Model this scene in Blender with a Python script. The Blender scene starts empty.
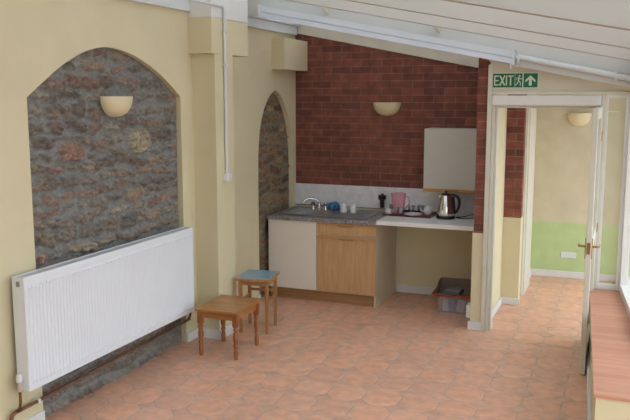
import bpy, bmesh, math, random
from mathutils import Vector, Matrix, noise
import numpy as np
random.seed(7)
S = bpy.context.scene
COL = S.collection
PI = math.pi

# ------------------------------------------------------------------ camera, world, exposure
H = 2.2
cd = bpy.data.cameras.new('camera'); cam = bpy.data.objects.new('camera', cd); COL.objects.link(cam)
FPX = 780.0
cd.sensor_width = 36.0; cd.lens = FPX / 630.0 * 36.0
cam.location = (0, 0, H)
Yd = Vector((318.0, 115.0, FPX)).normalized()          # room +Y in camera space (right, up, forward)
p = math.atan(115.0 / FPX)
Ud = Vector((0, math.cos(p), -math.sin(p)))
# rows: world axes expressed in (right, up, forward)
Zc = Vector((0.0, math.cos(p), -math.sin(p)))
Yc = Vector((0.3740532, 0.13527081, 0.91748897))
Xc = Vector((0.92740725, -0.05455907, -0.37005284))
Zc = Vector((0.0, 0.98930537, -0.14585913))
right = Vector((Xc.x, Yc.x, Zc.x)); up = Vector((Xc.y, Yc.y, Zc.y)); fwd = Vector((Xc.z, Yc.z, Zc.z))
cam.rotation_euler = Matrix((right, up, -fwd)).transposed().to_euler()
cd.clip_start = 0.02
S.camera = cam

w = bpy.data.worlds.new('overcast_sky'); S.world = w; w.use_nodes = True
nt = w.node_tree; bg = nt.nodes['Background']
tc = nt.nodes.new('ShaderNodeTexCoord'); sep = nt.nodes.new('ShaderNodeSeparateXYZ')
rp = nt.nodes.new('ShaderNodeValToRGB')
nt.links.new(tc.outputs['Generated'], sep.inputs[0]); nt.links.new(sep.outputs['Z'], rp.inputs[0])
nt.links.new(rp.outputs[0], bg.inputs[0])
rp.color_ramp.elements[0].position = 0.0; rp.color_ramp.elements[0].color = (0.55, 0.60, 0.62, 1)
rp.color_ramp.elements[1].position = 0.6; rp.color_ramp.elements[1].color = (0.86, 0.93, 1.0, 1)
bg.inputs[1].default_value = 4.6
S.view_settings.view_transform = 'Standard'; S.view_settings.look = 'None'
S.view_settings.gamma = 1; S.view_settings.use_curve_mapping = False
S.view_settings.exposure = 0.0

# ------------------------------------------------------------------ materials
def newmat(name):
    m = bpy.data.materials.new(name); m.use_nodes = True
    return m, m.node_tree, m.node_tree.nodes['Principled BSDF']
def mat(name, col, rough=0.6, metal=0.0, var=0.05, vscale=6.0, bump=0.0, bscale=60.0, coat=0.0):
    m, t, b = newmat(name)
    b.inputs['Roughness'].default_value = rough; b.inputs['Metallic'].default_value = metal
    if coat: b.inputs['Coat Weight'].default_value = coat
    tcn = t.nodes.new('ShaderNodeTexCoord')
    n = t.nodes.new('ShaderNodeTexNoise'); n.inputs['Scale'].default_value = vscale; n.inputs['Detail'].default_value = 5
    t.links.new(tcn.outputs['Object'], n.inputs['Vector'])
    r = t.nodes.new('ShaderNodeValToRGB')
    r.color_ramp.elements[0].position = 0.3; r.color_ramp.elements[1].position = 0.7
    r.color_ramp.elements[0].color = tuple(max(0, c * (1 - var)) for c in col) + (1,)
    r.color_ramp.elements[1].color = tuple(min(1, c * (1 + var)) for c in col) + (1,)
    t.links.new(n.outputs['Fac'], r.inputs[0]); t.links.new(r.outputs[0], b.inputs['Base Color'])
    if bump:
        n2 = t.nodes.new('ShaderNodeTexNoise'); n2.inputs['Scale'].default_value = bscale; n2.inputs['Detail'].default_value = 4
        t.links.new(tcn.outputs['Object'], n2.inputs['Vector'])
        bp = t.nodes.new('ShaderNodeBump'); bp.inputs['Strength'].default_value = bump; bp.inputs['Distance'].default_value = 0.004
        t.links.new(n2.outputs['Fac'], bp.inputs['Height']); t.links.new(bp.outputs[0], b.inputs['Normal'])
    return m
def wood(name, c1, c2, rough=0.4, scale=14.0, axis='Z', coat=0.0, knots=False):
    m, t, b = newmat(name); b.inputs['Roughness'].default_value = rough
    if coat: b.inputs['Coat Weight'].default_value = coat; b.inputs['Coat Roughness'].default_value = 0.25
    tcn = t.nodes.new('ShaderNodeTexCoord'); mp = t.nodes.new('ShaderNodeMapping')
    sc = {'X': (0.08, 1, 1), 'Y': (1, 0.08, 1), 'Z': (1, 1, 0.08)}[axis]
    mp.inputs['Scale'].default_value = sc
    t.links.new(tcn.outputs['Object'], mp.inputs[0])
    n = t.nodes.new('ShaderNodeTexNoise'); n.inputs['Scale'].default_value = scale * 3; n.inputs['Detail'].default_value = 6
    n.inputs['Distortion'].default_value = 0.6
    t.links.new(mp.outputs[0], n.inputs['Vector'])
    r = t.nodes.new('ShaderNodeValToRGB'); r.color_ramp.elements[0].position = 0.35; r.color_ramp.elements[1].position = 0.65
    r.color_ramp.elements[0].color = c1 + (1,); r.color_ramp.elements[1].color = c2 + (1,)
    t.links.new(n.outputs['Fac'], r.inputs[0])
    out = r.outputs[0]
    if knots:
        v = t.nodes.new('ShaderNodeTexVoronoi'); v.inputs['Scale'].default_value = 6
        t.links.new(tcn.outputs['Object'], v.inputs['Vector'])
        rk = t.nodes.new('ShaderNodeValToRGB'); rk.color_ramp.elements[0].position = 0.06; rk.color_ramp.elements[1].position = 0.13
        rk.color_ramp.elements[0].color = (0, 0, 0, 1); rk.color_ramp.elements[1].color = (1, 1, 1, 1)
        t.links.new(v.outputs['Distance'], rk.inputs[0])
        mx = t.nodes.new('ShaderNodeMix'); mx.data_type = 'RGBA'
        t.links.new(rk.outputs[0], mx.inputs[0]); mx.inputs[6].default_value = (0.10, 0.03, 0.01, 1)
        t.links.new(out, mx.inputs[7]); out = mx.outputs[2]
    t.links.new(out, b.inputs['Base Color'])
    return m
def brick_mat():
    m, t, b = newmat('red_brick'); b.inputs['Roughness'].default_value = 0.85
    tcn = t.nodes.new('ShaderNodeTexCoord'); sp = t.nodes.new('ShaderNodeSeparateXYZ'); cb = t.nodes.new('ShaderNodeCombineXYZ')
    t.links.new(tcn.outputs['Object'], sp.inputs[0])
    ad = t.nodes.new('ShaderNodeMath'); ad.operation = 'ADD'
    t.links.new(sp.outputs['X'], ad.inputs[0]); t.links.new(sp.outputs['Y'], ad.inputs[1])
    t.links.new(ad.outputs[0], cb.inputs['X']); t.links.new(sp.outputs['Z'], cb.inputs['Y'])
    br = t.nodes.new('ShaderNodeTexBrick')
    br.inputs['Scale'].default_value = 1; br.inputs['Brick Width'].default_value = 0.235; br.inputs['Row Height'].default_value = 0.0785
    br.inputs['Mortar Size'].default_value = 0.0045; br.inputs['Mortar Smooth'].default_value = 0.3; br.inputs['Bias'].default_value = -0.15
    br.inputs['Color1'].default_value = (0.235, 0.078, 0.054, 1); br.inputs['Color2'].default_value = (0.135, 0.047, 0.038, 1)
    br.inputs['Mortar'].default_value = (0.235, 0.15, 0.125, 1)
    t.links.new(cb.outputs[0], br.inputs['Vector'])
    n = t.nodes.new('ShaderNodeTexNoise'); n.inputs['Scale'].default_value = 9; n.inputs['Detail'].default_value = 8
    t.links.new(cb.outputs[0], n.inputs['Vector'])
    r = t.nodes.new('ShaderNodeValToRGB'); r.color_ramp.elements[0].position = 0.3; r.color_ramp.elements[1].position = 0.75
    r.color_ramp.elements[0].color = (0.75, 0.72, 0.72, 1); r.color_ramp.elements[1].color = (1.35, 1.3, 1.2, 1)
    t.links.new(n.outputs['Fac'], r.inputs[0])
    mx = t.nodes.new('ShaderNodeMix'); mx.data_type = 'RGBA'; mx.blend_type = 'MULTIPLY'; mx.inputs[0].default_value = 1
    t.links.new(br.outputs['Color'], mx.inputs[6]); t.links.new(r.outputs[0], mx.inputs[7]); t.links.new(mx.outputs[2], b.inputs['Base Color'])
    bp = t.nodes.new('ShaderNodeBump'); bp.inputs['Strength'].default_value = 0.6; bp.inputs['Distance'].default_value = 0.006; bp.invert = True
    t.links.new(br.outputs['Fac'], bp.inputs['Height']); t.links.new(bp.outputs[0], b.inputs['Normal'])
    return m
def attr_mat(name, rough=0.9, amp=0.25, scale=70.0, bump=0.8, dist=0.01):
    m, t, b = newmat(name); b.inputs['Roughness'].default_value = rough
    a = t.nodes.new('ShaderNodeAttribute'); a.attribute_name = 'col'
    tcn = t.nodes.new('ShaderNodeTexCoord')
    n = t.nodes.new('ShaderNodeTexNoise'); n.inputs['Scale'].default_value = scale; n.inputs['Detail'].default_value = 6
    t.links.new(tcn.outputs['Object'], n.inputs['Vector'])
    r = t.nodes.new('ShaderNodeValToRGB'); r.color_ramp.elements[0].position = 0.3; r.color_ramp.elements[1].position = 0.7
    r.color_ramp.elements[0].color = (1 - amp,) * 3 + (1,); r.color_ramp.elements[1].color = (1 + amp,) * 3 + (1,)
    t.links.new(n.outputs['Fac'], r.inputs[0])
    mx = t.nodes.new('ShaderNodeMix'); mx.data_type = 'RGBA'; mx.blend_type = 'MULTIPLY'; mx.inputs[0].default_value = 1
    t.links.new(a.outputs['Color'], mx.inputs[6]); t.links.new(r.outputs[0], mx.inputs[7]); t.links.new(mx.outputs[2], b.inputs['Base Color'])
    if bump:
        bp = t.nodes.new('ShaderNodeBump'); bp.inputs['Strength'].default_value = bump; bp.inputs['Distance'].default_value = dist
        t.links.new(n.outputs['Fac'], bp.inputs['Height']); t.links.new(bp.outputs[0], b.inputs['Normal'])
    return m
def glass_mat(name, tint=(0.95, 0.97, 0.97), gl=0.07, rough=0.02):
    m, t, b = newmat(name); t.nodes.remove(b)
    o = t.nodes['Material Output']; tr = t.nodes.new('ShaderNodeBsdfTransparent'); g = t.nodes.new('ShaderNodeBsdfGlossy')
    tr.inputs[0].default_value = tint + (1,); g.inputs['Roughness'].default_value = rough
    mx = t.nodes.new('ShaderNodeMixShader'); mx.inputs[0].default_value = gl
    t.links.new(tr.outputs[0], mx.inputs[1]); t.links.new(g.outputs[0], mx.inputs[2]); t.links.new(mx.outputs[0], o.inputs[0])
    return m
def granite_mat():
    m, t, b = newmat('speckled_grey_laminate'); b.inputs['Roughness'].default_value = 0.35
    tcn = t.nodes.new('ShaderNodeTexCoord'); v = t.nodes.new('ShaderNodeTexVoronoi'); v.inputs['Scale'].default_value = 130
    t.links.new(tcn.outputs['Object'], v.inputs['Vector'])
    sp = t.nodes.new('ShaderNodeSeparateColor'); t.links.new(v.outputs['Color'], sp.inputs[0])
    r = t.nodes.new('ShaderNodeValToRGB'); r.color_ramp.elements[0].color = (0.07, 0.055, 0.06, 1); r.color_ramp.elements[1].color = (0.45, 0.42, 0.44, 1)
    e = r.color_ramp.elements.new(0.5); e.color = (0.24, 0.215, 0.23, 1)
    t.links.new(sp.outputs[0], r.inputs[0]); t.links.new(r.outputs[0], b.inputs['Base Color'])
    return m
def marble_mat():
    m, t, b = newmat('pale_marbled_laminate'); b.inputs['Roughness'].default_value = 0.3
    tcn = t.nodes.new('ShaderNodeTexCoord'); n = t.nodes.new('ShaderNodeTexNoise'); n.inputs['Scale'].default_value = 5
    n.inputs['Detail'].default_value = 8; n.inputs['Distortion'].default_value = 1.5
    t.links.new(tcn.outputs['Object'], n.inputs['Vector'])
    r = t.nodes.new('ShaderNodeValToRGB'); r.color_ramp.elements[0].position = 0.42; r.color_ramp.elements[0].color = (0.72, 0.70, 0.73, 1)
    r.color_ramp.elements[1].position = 0.55; r.color_ramp.elements[1].color = (0.80, 0.78, 0.80, 1)
    t.links.new(n.outputs['Fac'], r.inputs[0]); t.links.new(r.outputs[0], b.inputs['Base Color'])
    return m
def two_tone(name, low, high, zsplit, soft=0.02, wob=0.0):
    m, t, b = newmat(name); b.inputs['Roughness'].default_value = 0.7
    g = t.nodes.new('ShaderNodeTexCoord'); sp = t.nodes.new('ShaderNodeSeparateXYZ'); t.links.new(g.outputs['Object'], sp.inputs[0])
    n = t.nodes.new('ShaderNodeTexNoise'); n.inputs['Scale'].default_value = 5; n.inputs['Detail'].default_value = 6; t.links.new(g.outputs['Object'], n.inputs['Vector'])
    ma = t.nodes.new('ShaderNodeMath'); ma.operation = 'MULTIPLY_ADD'; ma.inputs[1].default_value = wob; t.links.new(n.outputs['Fac'], ma.inputs[0]); t.links.new(sp.outputs['Z'], ma.inputs[2])
    mr = t.nodes.new('ShaderNodeMapRange'); mr.inputs['From Min'].default_value = zsplit + wob / 2 - soft / 2; mr.inputs['From Max'].default_value = zsplit + wob / 2 + soft / 2
    t.links.new(ma.outputs[0], mr.inputs['Value'])
    mx = t.nodes.new('ShaderNodeMix'); mx.data_type = 'RGBA'; mx.inputs[6].default_value = low + (1,); mx.inputs[7].default_value = high + (1,)
    t.links.new(mr.outputs[0], mx.inputs[0])
    r = t.nodes.new('ShaderNodeValToRGB'); r.color_ramp.elements[0].position = 0.3; r.color_ramp.elements[1].position = 0.7
    r.color_ramp.elements[0].color = (0.90, 0.90, 0.88, 1); r.color_ramp.elements[1].color = (1.05, 1.05, 1.05, 1)
    t.links.new(n.outputs['Fac'], r.inputs[0])
    m2 = t.nodes.new('ShaderNodeMix'); m2.data_type = 'RGBA'; m2.blend_type = 'MULTIPLY'; m2.inputs[0].default_value = 1
    t.links.new(mx.outputs[2], m2.inputs[6]); t.links.new(r.outputs[0], m2.inputs[7]); t.links.new(m2.outputs[2], b.inputs['Base Color'])
    return m

M = {}
M['cream'] = mat('cream_emulsion', (0.695, 0.615, 0.41), 0.75, var=0.04, vscale=2.5, bump=0.25, bscale=25)
M['white'] = mat('white_gloss', (0.76, 0.75, 0.73), 0.4, var=0.02)
M['pvc'] = mat('white_pvc', (0.68, 0.71, 0.74), 0.35, var=0.02)
def opal(name, col, f=0.55):
    m, t, b = newmat(name); o = t.nodes['Material Output']
    b.inputs['Base Color'].default_value = col + (1,); b.inputs['Roughness'].default_value = 0.4
    tl = t.nodes.new('ShaderNodeBsdfTranslucent'); tl.inputs[0].default_value = col + (1,)
    mx = t.nodes.new('ShaderNodeMixShader'); mx.inputs[0].default_value = f
    t.links.new(b.outputs[0], mx.inputs[1]); t.links.new(tl.outputs[0], mx.inputs[2]); t.links.new(mx.outputs[0], o.inputs[0])
    return m
M['opal'] = opal('opal_polycarbonate', (0.74, 0.745, 0.74))
M['roof'] = mat('grey_white_roof_bar', (0.60, 0.605, 0.59), 0.4, var=0.02)
M['skirt'] = mat('off_white_skirting_paint', (0.73, 0.73, 0.72), 0.5, var=0.06)
M['frame'] = mat('aged_white_frame_paint', (0.66, 0.63, 0.54), 0.45, var=0.05)
M['panel'] = mat('cream_panel_paint', (0.66, 0.60, 0.47), 0.5, var=0.03)
M['rad'] = mat('radiator_enamel', (0.79, 0.815, 0.875), 0.3, var=0.01)
M['brick'] = brick_mat()
M['stone'] = attr_mat('rubble_stone', amp=0.20, bump=0.45)
M['tile'] = attr_mat('terracotta_tile', rough=0.42, amp=0.14, scale=11.0, bump=0.1, dist=0.003)
M['sill'] = wood('terracotta_sill_tile', (0.55, 0.24, 0.155), (0.64, 0.31, 0.205), rough=0.5, scale=5, axis='X')
M['copper'] = mat('tarnished_copper', (0.22, 0.11, 0.06), 0.5, 0.6, var=0.3, vscale=20)
M['oak'] = wood('oak_veneer', (0.49, 0.29, 0.14), (0.60, 0.365, 0.185), rough=0.45, scale=12, axis='Z')
M['oakx'] = wood('oak_edge', (0.50, 0.25, 0.09), (0.62, 0.33, 0.13), rough=0.45, scale=12, axis='X')
M['oakdark'] = wood('oak_plinth', (0.30, 0.15, 0.06), (0.38, 0.20, 0.09), rough=0.5, scale=10, axis='X')
M['oakside'] = wood('pale_oak_gable', (0.58, 0.475, 0.35), (0.66, 0.55, 0.41), rough=0.5, scale=9, axis='Z')
M['pine'] = wood('varnished_pine', (0.30, 0.11, 0.025), (0.44, 0.19, 0.055), rough=0.3, scale=9, axis='X', coat=0.4, knots=True)
M['pineleg'] = wood('varnished_pine_leg', (0.24, 0.075, 0.018), (0.36, 0.13, 0.035), rough=0.3, scale=9, axis='Z', coat=0.4)
M['beech'] = wood('worn_beech', (0.33, 0.155, 0.05), (0.46, 0.235, 0.09), rough=0.4, scale=9, axis='Z', coat=0.3)
M['bluelam'] = mat('blue_laminate', (0.21, 0.36, 0.45), 0.25, var=0.06, vscale=12)
M['doorwhite'] = mat('cream_white_door', (0.77, 0.70, 0.62), 0.5, var=0.02)
M['cupdoor'] = mat('grey_white_door', (0.60, 0.58, 0.53), 0.5, var=0.02)
M['granite'] = granite_mat(); M['marble'] = marble_mat()
M['worktop'] = mat('white_laminate', (0.80, 0.80, 0.80), 0.35, var=0.02)
M['steel'] = mat('brushed_steel', (0.42, 0.42, 0.44), 0.28, 1.0, var=0.05)
M['chrome'] = mat('chrome', (0.75, 0.75, 0.77), 0.08, 1.0, var=0.02)
M['black'] = mat('black_plastic', (0.015, 0.014, 0.015), 0.35, var=0.1)
M['brass'] = mat('brass', (0.42, 0.25, 0.09), 0.3, 1.0, var=0.1)
M['bluetap'] = mat('blue_cloth', (0.05, 0.16, 0.36), 0.7, var=0.3, vscale=40)
M['glass'] = glass_mat('window_glass'); M['cupglass'] = glass_mat('clear_tumbler', (0.86, 0.87, 0.88), 0.18, 0.05)
M['ceramic'] = mat('white_ceramic', (0.72, 0.71, 0.71), 0.15, var=0.02)
M['lamp'] = mat('cream_ceramic_shade', (0.76, 0.66, 0.43), 0.45, var=0.03)
M['tray'] = mat('maroon_plastic', (0.10, 0.02, 0.018), 0.3, var=0.1)
M['redtray'] = mat('red_plastic', (0.50, 0.075, 0.03), 0.4, var=0.1)
M['greytray'] = mat('grey_brown_plastic', (0.19, 0.145, 0.12), 0.5, var=0.1)
M['greylight'] = mat('grey_card', (0.25, 0.24, 0.25), 0.6, var=0.1)
M['greyblue'] = mat('slate_blue_cover', (0.10, 0.15, 0.20), 0.6, var=0.1)
M['packblue'] = mat('blue_packet', (0.20, 0.30, 0.55), 0.5, var=0.1)
M['packwhite'] = mat('white_packet', (0.65, 0.65, 0.68), 0.5, var=0.05)
M['green'] = mat('sign_green', (0.0, 0.13, 0.065), 0.4, var=0.03)
M['signw'] = mat('sign_pale_green', (0.62, 0.72, 0.56), 0.4, var=0.02)
M['fluor'] = mat('prismatic_diffuser', (0.70, 0.75, 0.86), 0.2, var=0.03, vscale=3)
M['gasket'] = mat('brown_gasket', (0.40, 0.33, 0.27), 0.6)
M['dark'] = mat('dark_gap', (0.05, 0.04, 0.035), 0.8)
M['farwall'] = two_tone('green_and_cream_wall', (0.50, 0.62, 0.31), (0.62, 0.56, 0.41), 0.675)
M['lowcream'] = M['cream']
def pink_mat():
    m, t, b = newmat('pink_translucent_plastic')
    b.inputs['Base Color'].default_value = (0.85, 0.55, 0.63, 1); b.inputs['Roughness'].default_value = 0.2
    o = t.nodes['Material Output']; tr = t.nodes.new('ShaderNodeBsdfTransparent'); tr.inputs[0].default_value = (0.97, 0.74, 0.82, 1)
    mx = t.nodes.new('ShaderNodeMixShader'); mx.inputs[0].default_value = 0.4
    t.links.new(tr.outputs[0], mx.inputs[1]); t.links.new(b.outputs[0], mx.inputs[2]); t.links.new(mx.outputs[0], o.inputs[0])
    return m
M['pink'] = pink_mat()
def milky():
    m, t, b = newmat('milky_clear_plastic'); b.inputs['Base Color'].default_value = (0.70, 0.69, 0.72, 1); b.inputs['Roughness'].default_value = 0.2
    o = t.nodes['Material Output']; tr = t.nodes.new('ShaderNodeBsdfTransparent'); tr.inputs[0].default_value = (0.95, 0.94, 0.96, 1)
    mx = t.nodes.new('ShaderNodeMixShader'); mx.inputs[0].default_value = 0.22
    t.links.new(tr.outputs[0], mx.inputs[1]); t.links.new(b.outputs[0], mx.inputs[2]); t.links.new(mx.outputs[0], o.inputs[0]); return m
M['tub'] = milky()

# ------------------------------------------------------------------ mesh helpers
def BM(): return bmesh.new()
def xf(vs, T):
    if T is not None:
        for v in vs: v.co = T @ v.co
def box(bm, x0, x1, y0, y1, z0, z1, bev=0.0, T=None, seg=2):
    r = bmesh.ops.create_cube(bm, size=1.0)
    vs = r['verts']
    for v in vs: v.co = Vector(((x0 + x1) / 2 + v.co.x * (x1 - x0), (y0 + y1) / 2 + v.co.y * (y1 - y0), (z0 + z1) / 2 + v.co.z * (z1 - z0)))
    if bev:
        es = list({e for v in vs for e in v.link_edges})
        rr = bmesh.ops.bevel(bm, geom=es, offset=bev, segments=seg, affect='EDGES', profile=0.6)
        vs = list(set(rr['verts']) | {v for v in vs if v.is_valid})
    xf(vs, T); return bm
def lathe(bm, prof, n=24, T=None, a0=0, a1=2 * PI, cap=False):
    full = abs(a1 - a0 - 2 * PI) < 1e-6; rings = []; N = n if full else n + 1
    for r_, z in prof:
        if r_ < 1e-6: rings.append([bm.verts.new((0, 0, z))])
        else: rings.append([bm.verts.new((r_ * math.cos(a0 + (a1 - a0) * i / n), r_ * math.sin(a0 + (a1 - a0) * i / n), z)) for i in range(N)])
    for A, B in zip(rings, rings[1:]):
        for i in range(N if full else N - 1):
            j = (i + 1) % N
            if len(A) == 1 and len(B) > 1: bm.faces.new((A[0], B[i], B[j]))
            elif len(B) == 1 and len(A) > 1: bm.faces.new((A[i], B[0], A[j]))
            elif len(A) > 1: bm.faces.new((A[i], A[j], B[j], B[i]))
    vs = [v for r in rings for v in r]; xf(vs, T); return bm
def tube(bm, pts, r, n=12, caps=True):
    pts = [Vector(q) for q in pts]; rings = []
    rr = r if isinstance(r, (list, tuple)) else [r] * len(pts)
    ref = None
    for i, q in enumerate(pts):
        d = (pts[min(i + 1, len(pts) - 1)] - pts[max(i - 1, 0)]).normalized()
        if ref is None: ref = Vector((0, 0, 1)) if abs(d.z) < 0.9 else Vector((1, 0, 0))
        a = d.cross(ref).normalized(); b_ = a.cross(d).normalized(); ref = b_
        rings.append([bm.verts.new(q + rr[i] * (math.cos(2 * PI * k / n) * a + math.sin(2 * PI * k / n) * b_)) for k in range(n)])
    for A, B in zip(rings, rings[1:]):
        for k in range(n): bm.faces.new((A[k], A[(k + 1) % n], B[(k + 1) % n], B[k]))
    if caps: bm.faces.new(rings[0][::-1]); bm.faces.new(rings[-1])
    return bm
def prism(bm, poly, d, T=None):
    """poly in local XY, extruded 0..d along local Z"""
    a = [bm.verts.new((x, y, 0)) for x, y in poly]; b_ = [bm.verts.new((x, y, d)) for x, y in poly]
    bm.faces.new(a[::-1]); bm.faces.new(b_)
    n = len(poly)
    for i in range(n): bm.faces.new((a[i], a[(i + 1) % n], b_[(i + 1) % n], b_[i]))
    xf(a + b_, T); return bm
def bez(pts, n=8):
    pts = [Vector(q) for q in pts]; out = []
    for i in range(len(pts) - 1):
        p0 = pts[max(i - 1, 0)]; p1 = pts[i]; p2 = pts[i + 1]; p3 = pts[min(i + 2, len(pts) - 1)]
        for k in range(n):
            t = k / n
            out.append(0.5 * ((2 * p1) + (p2 - p0) * t + (2 * p0 - 5 * p1 + 4 * p2 - p3) * t * t + (3 * p1 - p0 - 3 * p2 + p3) * t ** 3))
    out.append(pts[-1]); return out
def obj(name, bm, m, parent=None, smooth=False, angle=None, recalc=True):
    if recalc: bmesh.ops.recalc_face_normals(bm, faces=bm.faces[:])
    me = bpy.data.meshes.new(name); bm.to_mesh(me); bm.free()
    o = bpy.data.objects.new(name, me); COL.objects.link(o)
    for mm in (m if isinstance(m, (list, tuple)) else [m]): me.materials.append(mm)
    if smooth:
        for f in me.polygons: f.use_smooth = True
        try: me.set_sharp_from_angle(angle=angle or math.radians(40))
        except Exception: pass
    if parent is not None:
        o.parent = parent
        o.matrix_parent_inverse = Matrix.Identity(4)
        # geometry is given in world space unless the parent was built at the origin
        if parent.get('_w'): o.location = -Vector(parent.location)
    return o
def tag(o, label, cat, group=None):
    o['label'] = label; o['category'] = cat
    if group: o['group'] = group
    return o
def thing(name, label, cat, loc=(0, 0, 0), group=None, world=False, rz=0):
    o = bpy.data.objects.new(name, None); COL.objects.link(o); o.location = loc; o.rotation_euler = (0, 0, rz)
    o.empty_display_size = 0.1
    tag(o, label, cat, group)
    if world: o['_w'] = 1
    return o
def struct(name, bm, m, **k):
    o = obj(name, bm, m, **k); o['kind'] = 'structure'; return o
def bxo(*a, **k): return box(BM(), *a, **k)
def Tm(x=0, y=0, z=0, rx=0, ry=0, rz=0):
    return Matrix.Translation((x, y, z)) @ Matrix.Rotation(rz, 4, 'Z') @ Matrix.Rotation(ry, 4, 'Y') @ Matrix.Rotation(rx, 4, 'X')
def dup(root, loc=None, rz=None, label=None, group=None):
    r = root.copy(); COL.objects.link(r)
    if loc is not None: r.location = loc
    if rz is not None: r.rotation_euler = (0, 0, rz)
    if label: r['label'] = label
    if group: r['group'] = group
    for ch in list(root.children):
        c = ch.copy(); COL.objects.link(c); c.parent = r
        for g in list(ch.children):
            d = g.copy(); COL.objects.link(d); d.parent = c
    return r

# ------------------------------------------------------------------ room dimensions
XL = -3.6; YB = 8.33; YP = 7.2; ZT = 3.35
def zr(x): return 2.222 - 0.2 * x          # underside of the sloping roof line
def sx(y): return -0.20 - 0.057 * (y - 6.27)   # inner face of the dwarf wall
def gx(y): return 0.073 - 0.1 * (y - 6.25)      # glass line

# ---- floor: octagonal tiles with small insets
TX, TY, CL = 0.275, 0.31, 0.074
def build_floor():
    bm = BM(); cl = bm.loops.layers.float_color.new('col')
    def face(vs, c, z=0.0):
        f = bm.faces.new([bm.verts.new((x, y, z)) for x, y in vs])
        for l in f.loops: l[cl] = (c[0], c[1], c[2], 1)
    face([(-4.2, -1.5), (3.0, -1.5), (3.0, 12), (-4.2, 12)], (0.50, 0.36, 0.30), -0.002)
    def raised(poly, c, g=0.004):
        cx = sum(a for a, b in poly) / len(poly); cy = sum(b for a, b in poly) / len(poly)
        top = []; low = []
        for x, y in poly:
            d = math.hypot(x - cx, y - cy)
            jx = random.uniform(-.002, .002); jy = random.uniform(-.002, .002)
            f1 = (d - g) / d; f2 = (d - g - 0.006) / d
            low.append(bm.verts.new((cx + (x - cx) * f1 + jx, cy + (y - cy) * f1 + jy, -0.004)))
            top.append(bm.verts.new((cx + (x - cx) * f2 + jx, cy + (y - cy) * f2 + jy, 0.0)))
        fs = [bm.faces.new(top)]
        n = len(poly)
        for i in range(n): fs.append(bm.faces.new((low[i], low[(i + 1) % n], top[(i + 1) % n], top[i])))
        for f in fs:
            for l in f.loops: l[cl] = (c[0], c[1], c[2], 1)
    rnd = random.Random(3)
    x0 = -1.04 - 12 * TX; y0 = 4.95 - 20 * TY
    for i in range(24):
        for j in range(44):
            cx = x0 + i * TX; cy = y0 + j * TY
            if cx < -3.9 or cx > 2.4 or cy < -1.2 or cy > 11: continue
            a, b = TX / 2, TY / 2; k = CL
            ov = [(cx - a, cy - b + k), (cx - a + k, cy - b), (cx + a - k, cy - b), (cx + a, cy - b + k), (cx + a, cy + b - k), (cx + a - k, cy + b), (cx - a + k, cy + b), (cx - a, cy + b - k)]
            v = rnd.uniform(0.95, 1.05); q = rnd.uniform(-0.02, 0.02)
            raised(ov, ((0.71 + q) * v, 0.395 * v, (0.272 - q * .4) * v))
            px, py = cx + a, cy + b; v = rnd.uniform(0.93, 1.05)
            raised([(px - k, py), (px, py - k), (px + k, py), (px, py + k)], (0.66 * v, 0.385 * v, 0.275 * v), 0.005)
    struct('floor', bm, M['tile'])
build_floor()

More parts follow.
